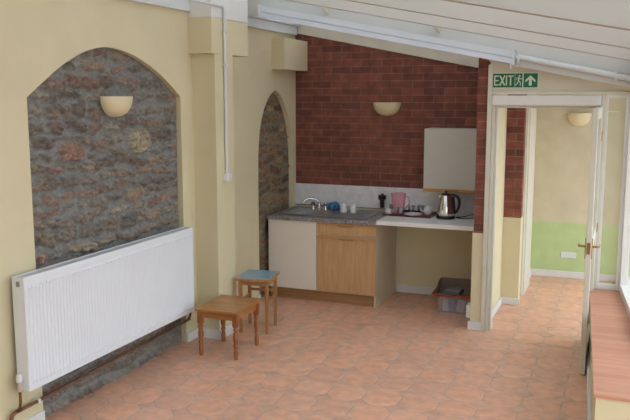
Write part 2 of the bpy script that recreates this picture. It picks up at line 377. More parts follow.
# ---- rubble stone panels
arch1 = [(3.99, 2.185), (4.138, 2.278), (4.321, 2.388), (4.535, 2.485), (4.70, 2.53), (4.83, 2.547), (4.976, 2.540), (5.166, 2.506), (5.352, 2.447), (5.533, 2.368), (5.70, 2.275), (5.84, 2.185)]
arch2 = [(7.335, 1.30), (7.345, 1.62), (7.385, 1.84), (7.45, 1.99), (7.54, 2.11), (7.64, 2.195), (7.775, 2.255), (7.91, 2.195), (8.02, 2.10), (8.12, 1.96), (8.19, 1.80), (8.235, 1.60), (8.244, 1.30)]
def arch_top(ar, y):
    if y <= ar[0][0] or y >= ar[-1][0]: return -1.0
    for (ya, za), (yb, zb) in zip(ar, ar[1:]):
        if ya <= y <= yb: return za + (zb - za) * (y - ya) / (yb - ya)
    return -1.0
def stone_panel(name, y0, y1, z0, z1, xbase, seed, cell, pal, mort, res, bigs=(), jambs=arch1, amp=0.036, hr=(0.065, 0.125), wr=(0.13, 0.38)):
    rnd = random.Random(seed)
    courses = []; z = z0 - 0.1
    while z < z1 + 0.2:
        h = rnd.uniform(*hr); st = []; y = y0 - 0.3 - rnd.random() * 0.2
        while y < y1 + 0.3:
            wd = rnd.uniform(*wr)
            st.append((y, y + wd, rnd.random(), rnd.choice(pal), rnd.uniform(0.72, 1.2), rnd.uniform(-0.012, 0.012), rnd.uniform(-0.2, 0.2))); y += wd
        courses.append((z, z + h, st)); z += h
    ny = int((y1 - y0) / res) + 1; nz = int((z1 - z0) / res) + 1
    verts = []; cols = []
    ci = 0
    for k in range(nz):
        for i in range(ny):
            Y = y0 + (y1 - y0) * i / (ny - 1); Z = z0 + (z1 - z0) * k / (nz - 1)
            nv = noise.noise_vector(Vector((Y * 3.0, Z * 3.0, seed)))
            n2 = noise.noise_vector(Vector((Y * 15.0, Z * 19.0, seed + 5)))
            u = Y + nv.x * 0.06 + n2.x * 0.03; v = Z + nv.y * 0.05 + n2.y * 0.024
            best = None
            for (by, bz, ry, rz_, bc) in bigs:
                q = (abs((u - by) / ry) ** 3 + abs((v - bz) / rz_) ** 3) ** (1 / 3)
                if q < 1.14: best = ((1 - q) * min(ry, rz_), bc, 1.0, 0.012)
            if best is None:
                for (c0, c1, st) in courses:
                    if c0 <= v < c1:
                        for (a, b, rr, pc, br, dh, tilt) in st:
                            if a <= u < b:
                                hh = (c1 - c0) / 2; cc = (c0 + c1) / 2 + dh; ww = (b - a) / 2; mid = (a + b) / 2
                                dv = abs(v - cc - tilt * (u - mid)) / hh; du = abs(u - mid) / ww
                                d = min(hh * (1 - dv), ww * (1 - du ** 1.3 if du < 1 else -0.1) * 0.9)
                                best = (d, pc, br, dh); break
                        break
            if best is None: best = (0, pal[0], 1, 0)
            d, pc, br, dh = best
            fine = noise.fractal(Vector((Y * 30, Z * 42, seed + 9)), 1.0, 2.0, 4)
            gap = 0.0105 + 0.010 * noise.noise(Vector((Y * 8, Z * 8, seed + 2)))
            s = max(0.0, min(1.0, (d - gap) / 0.016))
            zt = arch_top(jambs, Y)
            edge = min(1.0, max(0.0, min(Y - jambs[0][0], jambs[-1][0] - Y, (zt - Z) * 0.8) / 0.07)); edge = edge * edge * (3 - 2 * edge)
            hgt = s * (amp * (0.55 + 0.4 * br * 0.8) + dh * 0.5) + fine * (0.004 + 0.016 * s) + s * 0.018 * noise.noise(Vector((Y * 14, Z * 34, seed + 12)))
            m = 0.95 + 0.5 * fine + 0.3 * noise.noise(Vector((Y * 9, Z * 14, seed + 4)))
            g2 = max(0, noise.noise(Vector((Y * 22, Z * 22, seed + 7)))) * 0.5
            sc = [1.75 * pc[q] * br * m * (1 - g2 * .5) + mort[q] * g2 * .5 for q in range(3)]
            mm = 1.0 + 0.25 * fine
            c = [mort[q] * mm * (1 - s) + sc[q] * s for q in range(3)]
            verts.append((xbase + hgt * edge, Y, Z)); cols.append((max(c[0], 0), max(c[1], 0), max(c[2], 0), 1))
    faces = [(k * ny + i, k * ny + i + 1, (k + 1) * ny + i + 1, (k + 1) * ny + i) for k in range(nz - 1) for i in range(ny - 1)]
    me = bpy.data.meshes.new(name); me.from_pydata(verts, [], faces)
    ca = me.color_attributes.new('col', 'FLOAT_COLOR', 'POINT')
    ca.data.foreach_set('color', [q for c in cols for q in c])
    me.materials.append(M['stone'])
    for f in me.polygons: f.use_smooth = True
    o = bpy.data.objects.new(name, me); COL.objects.link(o); o['kind'] = 'structure'
    return o
pal1 = [(0.15, 0.115, 0.085), (0.135, 0.105, 0.08), (0.12, 0.10, 0.085), (0.16, 0.12, 0.09), (0.13, 0.095, 0.078), (0.14, 0.125, 0.10), (0.115, 0.095, 0.08), (0.17, 0.105, 0.08)]
_unused = [(0.125, 0.095, 0.070), (0.155, 0.105, 0.070), (0.17, 0.115, 0.078), (0.12, 0.085, 0.075), (0.11, 0.10, 0.085), (0.16, 0.088, 0.06), (0.19, 0.15, 0.10), (0.10, 0.085, 0.075)]
mort1 = (0.23, 0.228, 0.22)
stone_panel('wall_stone', 3.93, 5.92, -0.02, 2.62, XL - 0.05, 11, 0.1, pal1, mort1, 0.0085,
            bigs=[(4.43, 1.80, 0.17, 0.085, (0.17, 0.10, 0.075)), (5.26, 1.84, 0.17, 0.10, (0.20, 0.165, 0.115)), (5.15, 1.42, 0.13, 0.075, (0.17, 0.13, 0.09)), (4.75, 2.42, 0.16, 0.06, (0.16, 0.12, 0.09))])
pal2 = [(0.18, 0.095, 0.045), (0.13, 0.07, 0.035), (0.19, 0.12, 0.06), (0.09, 0.055, 0.035), (0.14, 0.09, 0.05)]
stone_panel('wall_niche', 7.2, 8.3, -0.02, 2.3, XL - 0.055, 23, 0.1, pal2, (0.22, 0.19, 0.14), 0.0105, hr=(0.08, 0.13), wr=(0.14, 0.30), amp=0.018, jambs=arch2)

# ---- left wall with the two arched recesses
def smoothp(a, n=5): return [(v.x, v.y) for v in bez([(q[0], q[1], 0) for q in a], n)]
# a crisp point at the second arch's apex
a2 = smoothp(arch2[:7]) + smoothp(arch2[6:])[1:]
def left_wall():
    bm = BM(); x0 = XL; x1 = XL - 0.12; top = ZT
    segs = []
    def q(a, b, c, d): bm.faces.new([bm.verts.new(v) for v in (a, b, c, d)])
    def solid(ya, yb): q((x0, ya, 0), (x0, yb, 0), (x0, yb, top), (x0, ya, top))
    solid(-1.5, 3.99); solid(5.84, 7.335); solid(8.244, YB + 0.1)
    for ar in (smoothp(arch1), a2):
        q((x0, ar[0][0], 0), (x1, ar[0][0], 0), (x1, ar[0][0], ar[0][1]), (x0, ar[0][0], ar[0][1]))
        q((x0, ar[-1][0], 0), (x1, ar[-1][0], 0), (x1, ar[-1][0], ar[-1][1]), (x0, ar[-1][0], ar[-1][1]))
        for (ya, za), (yb, zb) in zip(ar, ar[1:]):
            q((x0, ya, za), (x0, yb, zb), (x0, yb, top), (x0, ya, top))
            q((x0, ya, za), (x0, yb, zb), (x1, yb, zb), (x1, ya, za))
    bmesh.ops.remove_doubles(bm, verts=bm.verts[:], dist=1e-5)
    struct('wall_left', bm, M['cream'])
    struct('wall_left_core', bxo(XL - 0.35, XL - 0.13, -1.5, 10, 0, ZT), M['cream'])
left_wall()

# pier and its wide head, second corbel
bm = BM(); box(bm, XL - 0.01, -3.371, 6.04, 6.37, 0, 2.5545, bev=0.004)
struct('wall_pier', bm, M['cream'])
bm = BM(); box(bm, XL - 0.01, -3.37, 5.99, 6.68, 2.555, 2.86, bev=0.004); struct('wall_corbel', bm, M['cream'])
bm = BM(); box(bm, XL - 0.01, -3.37, 5.99, 6.68, 2.861, 3.2, bev=0.003); struct('wall_corbel_cap', bm, M['white'])
bm = BM(); box(bm, XL - 0.01, -3.45, 7.69, YB, 2.47, 2.80, bev=0.005); struct('wall_corbel_back', bm, M['cream'])
# fascia strips high on the left wall
struct('trim_1', bxo(XL, XL + 0.03, -1.4, 5.989, 2.91, 3.04, bev=0.004), M['pvc'])
bm = BM(); box(bm, XL, XL + 0.04, 6.67, 8.29, 2.87, 2.965, bev=0.004); box(bm, XL, XL + 0.07, 6.67, 8.29, 2.965, 2.985, bev=0.003); struct('trim_2', bm, M['pvc'])

# ---- back wall of the kitchen: brick above, cream below
struct('wall_back', bxo(XL - 0.3, -1.22, YB, YB + 0.12, 0.93, ZT), M['brick'])
struct('wall_back_lower', bxo(XL - 0.3, -1.22, YB, YB + 0.12, 0, 0.93), M['cream'])
struct('wall_splashback', bxo(XL, -1.31, YB - 0.016, YB, 0.94, 1.182, bev=0.002), M['marble'])
# brick pier and passage wall between kitchen and door
struct('wall_pier_brick', bxo(-1.309, -1.215, YP + 0.0, YB + 0.05, 0.93, 2.62), M['brick'])
struct('wall_pier_lower', bxo(-1.318, -1.205, YP - 0.01, YB + 0.05, 0, 0.93, bev=0.004), M['cream'])
struct('wall_passage', bxo(-1.205, -1.195, YP + 0.1, YB, 0, 2.5), M['cream'])
# return wall in passage
struct('wall_hall', bxo(-1.21, -1.015, 8.26, 8.38, 0.93, 2.6), M['brick'])
struct('wall_hall_lower', bxo(-1.21, -1.01, 8.25, 8.38, 0, 0.93, bev=0.004), M['cream'])
struct('wall_hall_side', bxo(-1.2, -1.06, 8.38, 9.8, 0, 2.6), M['cream'])
struct('wall_far', bxo(-1.2, 0.6, 9.75, 9.87, 0, 2.6), M['farwall'])
bm = BM(); box(bm, -1.07, -1.02, 8.62, 8.70, 0, 2.6, bev=0.003); box(bm, -1.07, -1.005, 8.70, 9.22, 0, 2.6, bev=0.003)
struct('door_1', bm, M['frame'])
# skirtings
def skirt(name, x0, x1, y0, y1, h=0.085):
    struct(name, bxo(x0, x1, y0, y1, 0, h, bev=0.004), M['skirt'])
skirt('baseboard_back', -2.36, -1.32, YB - 0.018, YB, 0.09)
skirt('baseboard_left', XL, XL + 0.018, 5.84, 6.04); skirt('baseboard_left_near', XL, XL + 0.018, -1, 3.985)
skirt('baseboard_left_far', XL, XL + 0.018, 6.37, 7.335)
bm = BM(); box(bm, XL, -3.345, 6.02, 6.04, 0, 0.085, bev=0.003); box(bm, -3.37, -3.3455, 6.0405, 6.39, 0, 0.085, bev=0.003); struct('baseboard_pier', bm, M['skirt'])
skirt('baseboard_pier_brick', -1.335, -1.21, YP - 0.03, YP - 0.01, 0.085)
skirt('baseboard_passage', -1.195, -1.175, YP + 0.1, 8.25, 0.07)
skirt('baseboard_hall', -1.19, -0.995, 8.23, 8.25, 0.07)
skirt('baseboard_far', -1.04, 0.5, 9.73, 9.75, 0.08)
skirt('baseboard_hall_side', -1.06, -1.04, 9.22, 9.75, 0.08)

# ---- roof: ceiling panels, rafters, end beam, kitchen ceiling
def slab(bm, x0, x1, y0, y1, c0, c1):
    """box following the roof slope, from c0 to c1 above the roof line"""
    vs = [bm.verts.new((x, y, zr(x) + c)) for x in (x0, x1) for y in (y0, y1) for c in (c0, c1)]
    for f in ((0, 1, 3, 2), (4, 6, 7, 5), (0, 4, 5, 1), (2, 3, 7, 6), (0, 2, 6, 4), (1, 5, 7, 3)): bm.faces.new([vs[i] for i in f])
struct_c = BM(); slab(struct_c, XL - 0.2, 1.2, -1.5, YP + 0.1, 0.30, 0.32); struct('ceiling', struct_c, M['opal'])
for i, y in enumerate((-0.6, 0.5, 1.6, 2.71, 3.80, 5.13)):
    b_ = BM(); slab(b_, XL, 1.1, y, y + 0.055, 0.18, 0.301); struct('trim_rafter', b_, M['roof'])
    b_ = BM(); slab(b_, XL, 1.1, y - 0.004, y + 0.05, 0.1775, 0.1795); struct('trim_gasket', b_, M['gasket'])
b_ = BM(); slab(b_, XL, -1.2, 7.10, 7.16, 0.06, 0.302); slab(b_, -1.2, 1.1, 7.10, 7.16, 0.035, 0.302); struct('trim_beam', b_, M['roof'])
b_ = BM(); slab(b_, XL - 0.2, -1.2, 7.16, YB + 0.1, 0.10, 0.12); struct('ceiling_kitchen', b_, M['opal'])
b_ = BM(); slab(b_, XL + 0.001, -1.312, YB - 0.03, YB, -0.045, 0.085); struct('trim_3', b_, M['frame'])
struct('ceiling_hall', bxo(-1.3, 0.8, YP + 0.06, 9.9, 2.56, 2.62), M['pvc'])
for gx_, gl in ((-2.735, 0.25), (-1.66, 0.25)):    # small wedge brackets where the roof bars meet the end beam
    b_ = BM(); v = [(gx_, 7.10), (gx_, 6.92), (gx_ - 0.012, 6.92), (gx_ - 0.012, 7.10)]
    z = zr(gx_)
    prism(b_, [(0, 0), (0.35, 0.0), (0.0, -0.10)], 0.012, T=Matrix.Translation((gx_, 7.10, z + 0.295)) @ Matrix(((0, 0, 1, 0), (-1, 0, 0, 0), (0, 1, 0, 0), (0, 0, 0, 1))))
    struct('trim_bracket', b_, M['panel'])

# ---- partition with exit door
def part_panel():
    bm = BM(); y0, y1 = YP - 0.005, YP + 0.05
    vs = []
    x0, x1 = -1.20, 0.02
    for y in (y0, y1):
        for (x, z) in ((x0, 2.215), (x1, 2.215), (x1, zr(x1) + 0.002), (x0, zr(x0) + 0.06)): vs.append(bm.verts.new((x, y, z)))
    for f in ((0, 1, 2, 3), (7, 6, 5, 4), (0, 4, 5, 1), (1, 5, 6, 2), (2, 6, 7, 3), (3, 7, 4, 0)): bm.faces.new([vs[i] for i in f])
    struct('wall_partition', bm, M['panel'])
part_panel()
b_ = BM()
box(b_, -1.215, -1.175, YP - 0.03, YP + 0.06, 0, 2.47, bev=0.004)         # outer post
box(b_, -1.173, -1.145, YP - 0.015, YP + 0.10, 0, 2.215, bev=0.003)       # jamb
box(b_, -1.143, -1.125, YP + 0.01, YP + 0.10, 0, 2.10, bev=0.003)       # door stop
box(b_, -1.19, 0.03, YP - 0.035, YP + 0.06, 2.205, 2.228, bev=0.003)      # ledge above the lintel
box(b_, -0.245, -0.205, YP - 0.02, YP + 0.06, 0.0, 2.20, bev=0.004)       # hinge post
box(b_, -1.145, -0.245, YP + 0.0, YP + 0.05, 2.085, 2.105, bev=0.002)     # head stop
struct('door_2', b_, M['frame'])
struct('trim_lintel', bxo(-1.172, -0.25, YP - 0.055, YP - 0.0, 2.108, 2.196, bev=0.012, seg=4), M['white'])
b_ = BM()                                                                  # sidelight
box(b_, -0.205, -0.04, YP - 0.01, YP + 0.04, 2.175, 2.205, bev=0.003)
box(b_, -0.205, -0.04, YP - 0.01, YP + 0.04, 0.50, 0.545, bev=0.003)
box(b_, -0.205, -0.19, YP - 0.005, YP + 0.035, 0.5, 2.2, bev=0.002)
win = struct('window_1', b_, M['white'])
g = obj('pane', bxo(-0.195, -0.05, YP + 0.012, YP + 0.018, 0.54, 2.18), M['glass'], win)
struct('wall_sidelight_base', bxo(-0.205, 0.02, YP - 0.01, YP + 0.05, 0, 0.50), M['cream'])
struct('trim_corner_post', bxo(-0.05, 0.01, YP - 0.03, YP + 0.06, 0.5, 2.215, bev=0.008), M['white'])
b_ = BM(); tube(b_, [(-0.20, YP - 0.03, 2.06), (-0.10, YP - 0.03, 2.06)], 0.004, 8); o = obj('window_stay', b_, M['white']); tag(o, 'thin white window stay bar at the top of the sidelight', 'window stay')

# door leaf, open 90 degrees towards the camera (thing at its hinge foot)
d = thing('door_leaf', 'cream framed glazed door leaf standing open below the green EXIT sign', 'door', (-0.24, 7.18, 0))
L = 0.90; t0, t1 = -0.035, 0.007
b_ = BM()
box(b_, t0, t1, -L, -L + 0.085, 0.012, 2.10, bev=0.004); box(b_, t0, t1, -0.085, 0.0, 0.012, 2.10, bev=0.004)
box(b_, t0, t1, -L + 0.08, -0.08, 0.012, 0.20, bev=0.004); box(b_, t0, t1, -L + 0.08, -0.08, 2.01, 2.10, bev=0.004)
box(b_, t0 + 0.004, t1 - 0.004, -L + 0.08, -0.08, 0.97, 1.07, bev=0.003)
obj('leaf_frame', b_, M['frame'], d)
obj('upper_pane', bxo(-0.018, -0.012, -L + 0.085, -0.085, 1.07, 2.01), M['glass'], d)
obj('lower_pane', bxo(-0.018, -0.012, -L + 0.085, -0.085, 0.20, 0.97), M['glass'], d)
obj('lock_plate', bxo(t0 + 0.008, t1 - 0.008, -L - 0.002, -L + 0.001, 0.98, 1.07), M['brass'], d)['label'] = 'brass lock plate on the door edge'
for s in (-1, 1):
    xb = t1 if s > 0 else t0
    hb = BM(); box(hb, min(xb, xb + s * 0.007), max(xb, xb + s * 0.007), -L + 0.02, -L + 0.055, 0.94, 1.10, bev=0.002)
    tube(hb, bez([(xb, -L + 0.038, 1.035), (xb + s * 0.03, -L + 0.038, 1.035), (xb + s * 0.052, -L + 0.045, 1.035), (xb + s * 0.056, -L + 0.075, 1.035), (xb + s * 0.056, -L + 0.135, 1.032)], 4), 0.0085, 8)
    obj('handle', hb, M['brass'], d, smooth=True)['label'] = 'brass lever handle'
hb = BM(); box(hb, t0 - 0.014, t0, -L + 0.02, -L + 0.06, 1.98, 2.045, bev=0.002); obj('catch', hb, M['white'], d)['label'] = 'small white catch near the top'
for z in (0.25, 1.05, 1.85):
    hb = BM(); tube(hb, [(t1 + 0.004, 0.0, z - 0.04), (t1 + 0.004, 0.0, z + 0.04)], 0.006, 8); obj('hinge', hb, M['brass'], d)

# ---- dwarf wall with tiled sill on the right, glass wall above
def quadbox(bm, pts, z0, z1):
    a = [bm.verts.new((x, y, z0)) for x, y in pts]; b2 = [bm.verts.new((x, y, z1)) for x, y in pts]; n = len(pts)
    bm.faces.new(a[::-1]); bm.faces.new(b2)
    for i in range(n): bm.faces.new((a[i], a[(i + 1) % n], b2[(i + 1) % n], b2[i]))
YS = 4.57
b_ = BM(); quadbox(b_, [(sx(YS), YS), (gx(YS) + 0.15, YS), (gx(7.2) + 0.2, 7.2), (sx(7.2), 7.2)], 0, 0.483); struct('wall_right', b_, M['cream'])
b_ = BM(); quadbox(b_, [(sx(YS) - 0.012, YS - 0.012), (gx(YS) + 0.15, YS - 0.012), (gx(7.17) + 0.2, 7.17), (sx(7.17) - 0.012, 7.17)], 0.484, 0.50); struct('trim_sill', b_, M['sill'])
b_ = BM(); quadbox(b_, [(sx(YS) - 0.018, YS), (sx(YS), YS), (sx(7.1), 7.1), (sx(7.1) - 0.018, 7.1)], 0, 0.085); struct('baseboard_right', b_, M['skirt'])
# glazed right wall: frames as window units along the glass line
def along(y0, y1, z0, z1, d0, d1, bm):
    quadbox(bm, [(gx(y0) + d0, y0), (gx(y0) + d1, y0), (gx(y1) + d1, y1), (gx(y1) + d0, y1)], z0, z1)
ys = [-1.4, 0.1, 1.6, 3.1, 4.57, 5.85, 7.17]
for i, (a, b) in enumerate(zip(ys, ys[1:])):
    zb = 0.5 if a >= 4.5 else 0.02
    b_ = BM()
    along(a, a + 0.06, zb, 2.25, 0, 0.06, b_); along(b - 0.06, b, zb, 2.25, 0, 0.06, b_)
    along(a, b, zb, zb + 0.07, -0.001, 0.061, b_); along(a, b, 2.16, 2.26, -0.001, 0.061, b_)
    wv = struct('window_%d' % (i + 2), b_, M['white'])
    b_ = BM(); along(a + 0.05, b - 0.05, zb + 0.06, 2.17, 0.027, 0.033, b_); obj('pane', b_, M['glass'], wv)
b_ = BM(); along(-1.4, 7.2, 2.26, 2.75, 0, 0.1, b_); struct('wall_right_eaves', b_, M['pvc'])
# far room glazing
b_ = BM(); along(7.26, 7.34, 0, 2.56, 0.25, 0.31, b_); along(9.66, 9.75, 0, 2.56, 0.25, 0.31, b_); along(7.34, 9.66, 0, 0.12, 0.25, 0.31, b_); along(7.34, 9.66, 2.3, 2.56, 0.25, 0.31, b_)
wv = struct('window_9', b_, M['white']); b_ = BM(); along(7.33, 9.67, 0.1, 2.32, 0.277, 0.283, b_); obj('pane', b_, M['glass'], wv)
struct('wall_front_unseen', bxo(-3.9, 1.2, -1.62, -1.5, 0, 3.4), M['cream'])  # unseen end wall behind the camera, added to cut daylight from that side
struct('ground', bxo(-6, 30, -25, 30, -0.2, -0.05), mat('pale_paving', (0.35, 0.35, 0.33), 0.9))

# ---- EXIT sign
sg = thing('exit_sign', 'green and white EXIT sign with running figure and arrow above the door', 'sign', (-0.979, YP - 0.0055, 2.328)); sg.scale = (1.03, 1, 1)
W2, H2 = 0.196, 0.070
obj('plate', bxo(-W2, W2, -0.006, 0, -H2, H2), M['signw'], sg)
g_ = BM(); box(g_, -W2 + 0.006, -0.004, -0.0075, -0.006, -H2 + 0.009, H2 - 0.009); box(g_, 0.000, 0.060, -0.0075, -0.006, -H2 + 0.009, H2 - 0.009); box(g_, 0.070, W2 - 0.008, -0.0075, -0.006, -H2 + 0.009, H2 - 0.009)
obj('green_field', g_, M['green'], sg)['label'] = 'green fields of the sign'
TS = Matrix(((1, 0, 0, 0), (0, 0, -1, -0.0075), (0, 1, 0, 0), (0, 0, 0, 1)))   # local XY -> XZ, extrude toward -Y
def glyph(bm, poly, ox=0, oy=0, d=0.0015): prism(bm, [(x + ox, y + oy) for x, y in poly], d, T=TS)
t_ = BM(); s = 0.011; hh = 0.044
def rect(x0, x1, y0, y1): glyph(t_, [(x0, y0), (x1, y0), (x1, y1), (x0, y1)])
def stroke(xa, ya, xb, yb, w_, bm=None):
    dx, dy = xb - xa, yb - ya; l = math.hypot(dx, dy); nx, ny = -dy / l * w_ / 2, dx / l * w_ / 2
    glyph(bm or t_, [(xa + nx, ya + ny), (xa - nx, ya - ny), (xb - nx, yb - ny), (xb + nx, yb + ny)])
ex = -0.180
rect(ex, ex + s, -hh, hh)
for y in (-hh, -s / 2, hh - s): rect(ex + s, ex + 0.040, y, y + s)
stroke(ex + 0.050, -hh, ex + 0.092, hh, s + .001); stroke(ex + 0.092, -hh, ex + 0.050, hh, s + .001)
rect(ex + 0.101, ex + 0.101 + s, -hh, hh)
rect(ex + 0.136, ex + 0.136 + s, -hh, hh - s); rect(ex + 0.119, ex + 0.164, hh - s, hh)
obj('lettering', t_, M['signw'], sg)['label'] = 'pale EXIT lettering'
t_ = BM(); glyph(t_, [(0.036 + 0.0085 * math.cos(a * PI / 6), 0.040 + 0.0085 * math.sin(a * PI / 6)) for a in range(12)])
stroke(0.034, 0.028, 0.026, -0.004, 0.012); stroke(0.034, 0.026, 0.050, 0.010, 0.006); stroke(0.050, 0.010, 0.057, 0.018, 0.005)
stroke(0.032, 0.027, 0.014, 0.020, 0.006); stroke(0.014, 0.020, 0.008, 0.006, 0.005)
stroke(0.028, -0.004, 0.046, -0.020, 0.008); stroke(0.046, -0.020, 0.043, -0.046, 0.007)
stroke(0.026, -0.004, 0.018, -0.028, 0.008); stroke(0.018, -0.028, 0.003, -0.040, 0.007)
obj('running_figure', t_, M['signw'], sg)['label'] = 'pale running figure pictogram'
t_ = BM(); cx = 0.128
glyph(t_, [(cx, 0.045), (cx + 0.042, 0.003), (cx + 0.042, -0.017), (cx + 0.012, 0.008), (cx + 0.012, -0.045), (cx - 0.012, -0.045), (cx - 0.012, 0.008), (cx - 0.042, -0.017), (cx - 0.042, 0.003)])
obj('arrow', t_, M['signw'], sg)['label'] = 'pale upward arrow'

# ---- radiator
RY0, RY1, RZ0, RZ1 = 3.735, 5.775, 0.318, 1.062
XF, XBk = -3.47, -3.565
r = thing('radiator', 'long white ribbed panel radiator mounted across the stone arch', 'radiator', (-3.52, (RY0 + RY1) / 2, RZ0), world=True)
def rib_panel(x, sgn):
    bm = BM(); nf = 61; p_ = (RY1 - RY0 - 0.05) / nf; prof = [(RY0, 0.0)]
    y = RY0 + 0.025
    for k in range(nf):
        for f_, dd in ((0.0, 0.0), (0.30, 0.0), (0.42, -0.0045), (0.58, -0.0045), (0.70, 0.0)): prof.append((y + f_ * p_, dd))
        y += p_
    prof.append((y, 0)); prof.append((RY1, 0.0))
    zs = [(RZ0, 0.0, -0.012), (RZ0 + 0.006, 0.0, 0.0), (RZ0 + 0.045, 0.0, 0.0), (RZ0 + 0.06, 1.0, 0.0), (RZ1 - 0.07, 1.0, 0.0), (RZ1 - 0.055, 0.0, 0.0), (RZ1 - 0.006, 0.0, 0.0), (RZ1, 0, -0.012)]
    rows = [[bm.verts.new((x + sgn * (dd * f_ + o_), yy, z)) for yy, dd in prof] for z, f_, o_ in zs]
    for A, B in zip(rows, rows[1:]):
        for i in range(len(A) - 1): bm.faces.new((A[i], A[i + 1], B[i + 1], B[i]))
    return bm
b_ = rib_panel(XF, 1)
for k in range(61):
    y = RY0 + 0.025 + (k + 0.5) * (RY1 - RY0 - 0.05) / 61
    for z in (RZ0 + 0.052, RZ1 - 0.062):
        lathe(b_, [(0.0, 0.009), (0.007, 0.007), (0.010, 0.0)], 8, T=Matrix.Translation((XF, y, z)) @ Matrix.Rotation(PI / 2, 4, 'Y'))
obj('front_panel', b_, M['rad'], r, smooth=True, angle=math.radians(50))
obj('back_panel', rib_panel(XBk, -1), M['rad'], r)
b_ = BM(); box(b_, XBk, XF - 0.002, RY0 - 0.003, RY0 + 0.004, RZ0 + 0.01, RZ1 + 0.004, bev=0.002); obj('side_panel', b_, M['rad'], r)
b_ = BM(); box(b_, XBk, XF - 0.002, RY1 - 0.004, RY1 + 0.003, RZ0 + 0.01, RZ1 + 0.004, bev=0.002); obj('side_panel', b_, M['rad'], r)
b_ = BM(); box(b_, XF - 0.012, XF - 0.001, RY0, RY1, RZ1 - 0.008, RZ1 + 0.006, bev=0.002); box(b_, XBk, XBk + 0.012, RY0, RY1, RZ1 - 0.008, RZ1 + 0.006, bev=0.002)
y = RY0 + 0.02
while y < RY1 - 0.02:
    box(b_, XBk + 0.01, XF - 0.01, y, y + 0.004, RZ1 - 0.006, RZ1 + 0.003); y += 0.02
obj('top_grille', b_, M['rad'], r)
b_ = BM(); box(b_, XBk + 0.01, XF - 0.02, RY0 + 0.03, RY1 - 0.03, RZ0 + 0.02, RZ1 - 0.03); obj('fins', b_, M['dark'], r)
obj('blanking_plug', bxo(XBk + 0.035, XBk + 0.062, RY0 - 0.008, RY0 - 0.002, RZ1 - 0.055, RZ1 - 0.02, bev=0.003), M['greylight'], r)['label'] = 'small grey plug on the end panel'
# valves
for yv, nm in ((RY0 - 0.035, 'valve'), (RY1 + 0.035, 'valve')):
    b_ = BM(); sgn = 1 if yv < 5 else -1
    tube(b_, [(-3.52, yv, 0.39), (-3.52, yv + sgn * 0.04, 0.39)], 0.011, 10); tube(b_, [(-3.52, yv, 0.33), (-3.52, yv, 0.40)], 0.014, 12)
    v = obj(nm, b_, M['chrome'], r, smooth=True); 
    b_ = BM(); lathe(b_, [(0, 0.0), (0.019, 0.0), (0.021, 0.03), (0.016, 0.05), (0, 0.054)], 14, T=Matrix.Translation((-3.52, yv, 0.395)))
    vc = obj('valve_cap', b_, M['white'], v, smooth=True)
    if True: vc.location = (0, 0, 0)
# copper pipework
b_ = BM()
tube(b_, bez([(-3.52, RY0 - 0.035, 0.345), (-3.52, RY0 - 0.035, 0.25), (-3.535, RY0 - 0.035, 0.20), (-3.555, RY0 + 0.0, 0.187)], 4), 0.0095, 10)
tube(b_, [(-3.555, RY0 - 0.01, 0.187), (-3.555, 5.83, 0.225)], 0.011, 10)
tube(b_, bez([(-3.555, 5.80, 0.225), (-3.54, 5.812, 0.26), (-3.52, 5.812, 0.35)], 4), 0.0095, 10)
tube(b_, bez([(-3.555, RY0 + 0.0, 0.187), (-3.56, 3.70, 0.186), (-3.565, 3.675, 0.175), (-3.57, 3.665, 0.15), (-3.585, 3.66, 0.12), (-3.598, 3.66, 0.115)], 4), 0.0125, 10)
pp = obj('copper_pipe', b_, M['copper'], smooth=True); tag(pp, 'tarnished copper heating pipe running low under the radiator', 'pipe')
b_ = BM()
box(b_, -3.60, -3.538, 3.885, 3.905, 0.172, 0.206, bev=0.003); obj('clip', b_, M['white'], pp)['label'] = 'white pipe clip'

# ---- half bowl wall lights
def wall_light(name, label, x, y, z, R, rz, hgt=0.155, group=None):
    t = thing(name, label, 'wall light', (x, y, z), group=group, rz=rz)
    # local: wall plane is y=0, the bowl sticks out towards -Y
    b_ = BM(); prof_o = [(R, hgt), (R * 1.0, hgt * 0.90), (R * 0.97, hgt * 0.72), (R * 0.88, hgt * 0.47), (R * 0.70, hgt * 0.22), (R * 0.42, hgt * 0.05), (0.001, 0)]
    prof_i = [(0.001, 0.008), (R * 0.40, hgt * 0.05 + 0.008), (R * 0.67, hgt * 0.22 + 0.008), (R * 0.84, hgt * 0.47 + 0.006), (R * 0.93, hgt * 0.72), (R * 0.955, hgt * 0.9), (R * 0.955, hgt)]
    lathe(b_, prof_i + [prof_o[0]] + prof_o[1:], 28, a0=PI, a1=2 * PI)
    for v in b_.verts: v.co.y *= 0.72
    obj('shade', b_, M['lamp'], t, smooth=True)
    obj('backplate', bxo(-0.05, 0.05, -0.012, 0.0, 0.03, hgt - 0.03, bev=0.002), M['lamp'], t)
    return t
wall_light('wall_light', 'cream half bowl wall light on the rubble stone in the large arch', -3.615, 4.925, 2.035, 0.168, PI / 2)
wall_light('wall_light', 'cream half bowl wall light on the red brick wall above the splashback', -2.505, YB - 0.001, 1.972, 0.157, 0, 0.148)
wall_light('wall_light', 'cream half bowl wall light on the far wall seen through the exit doorway', -0.572, 9.749, 1.83, 0.14, 0, 0.16)

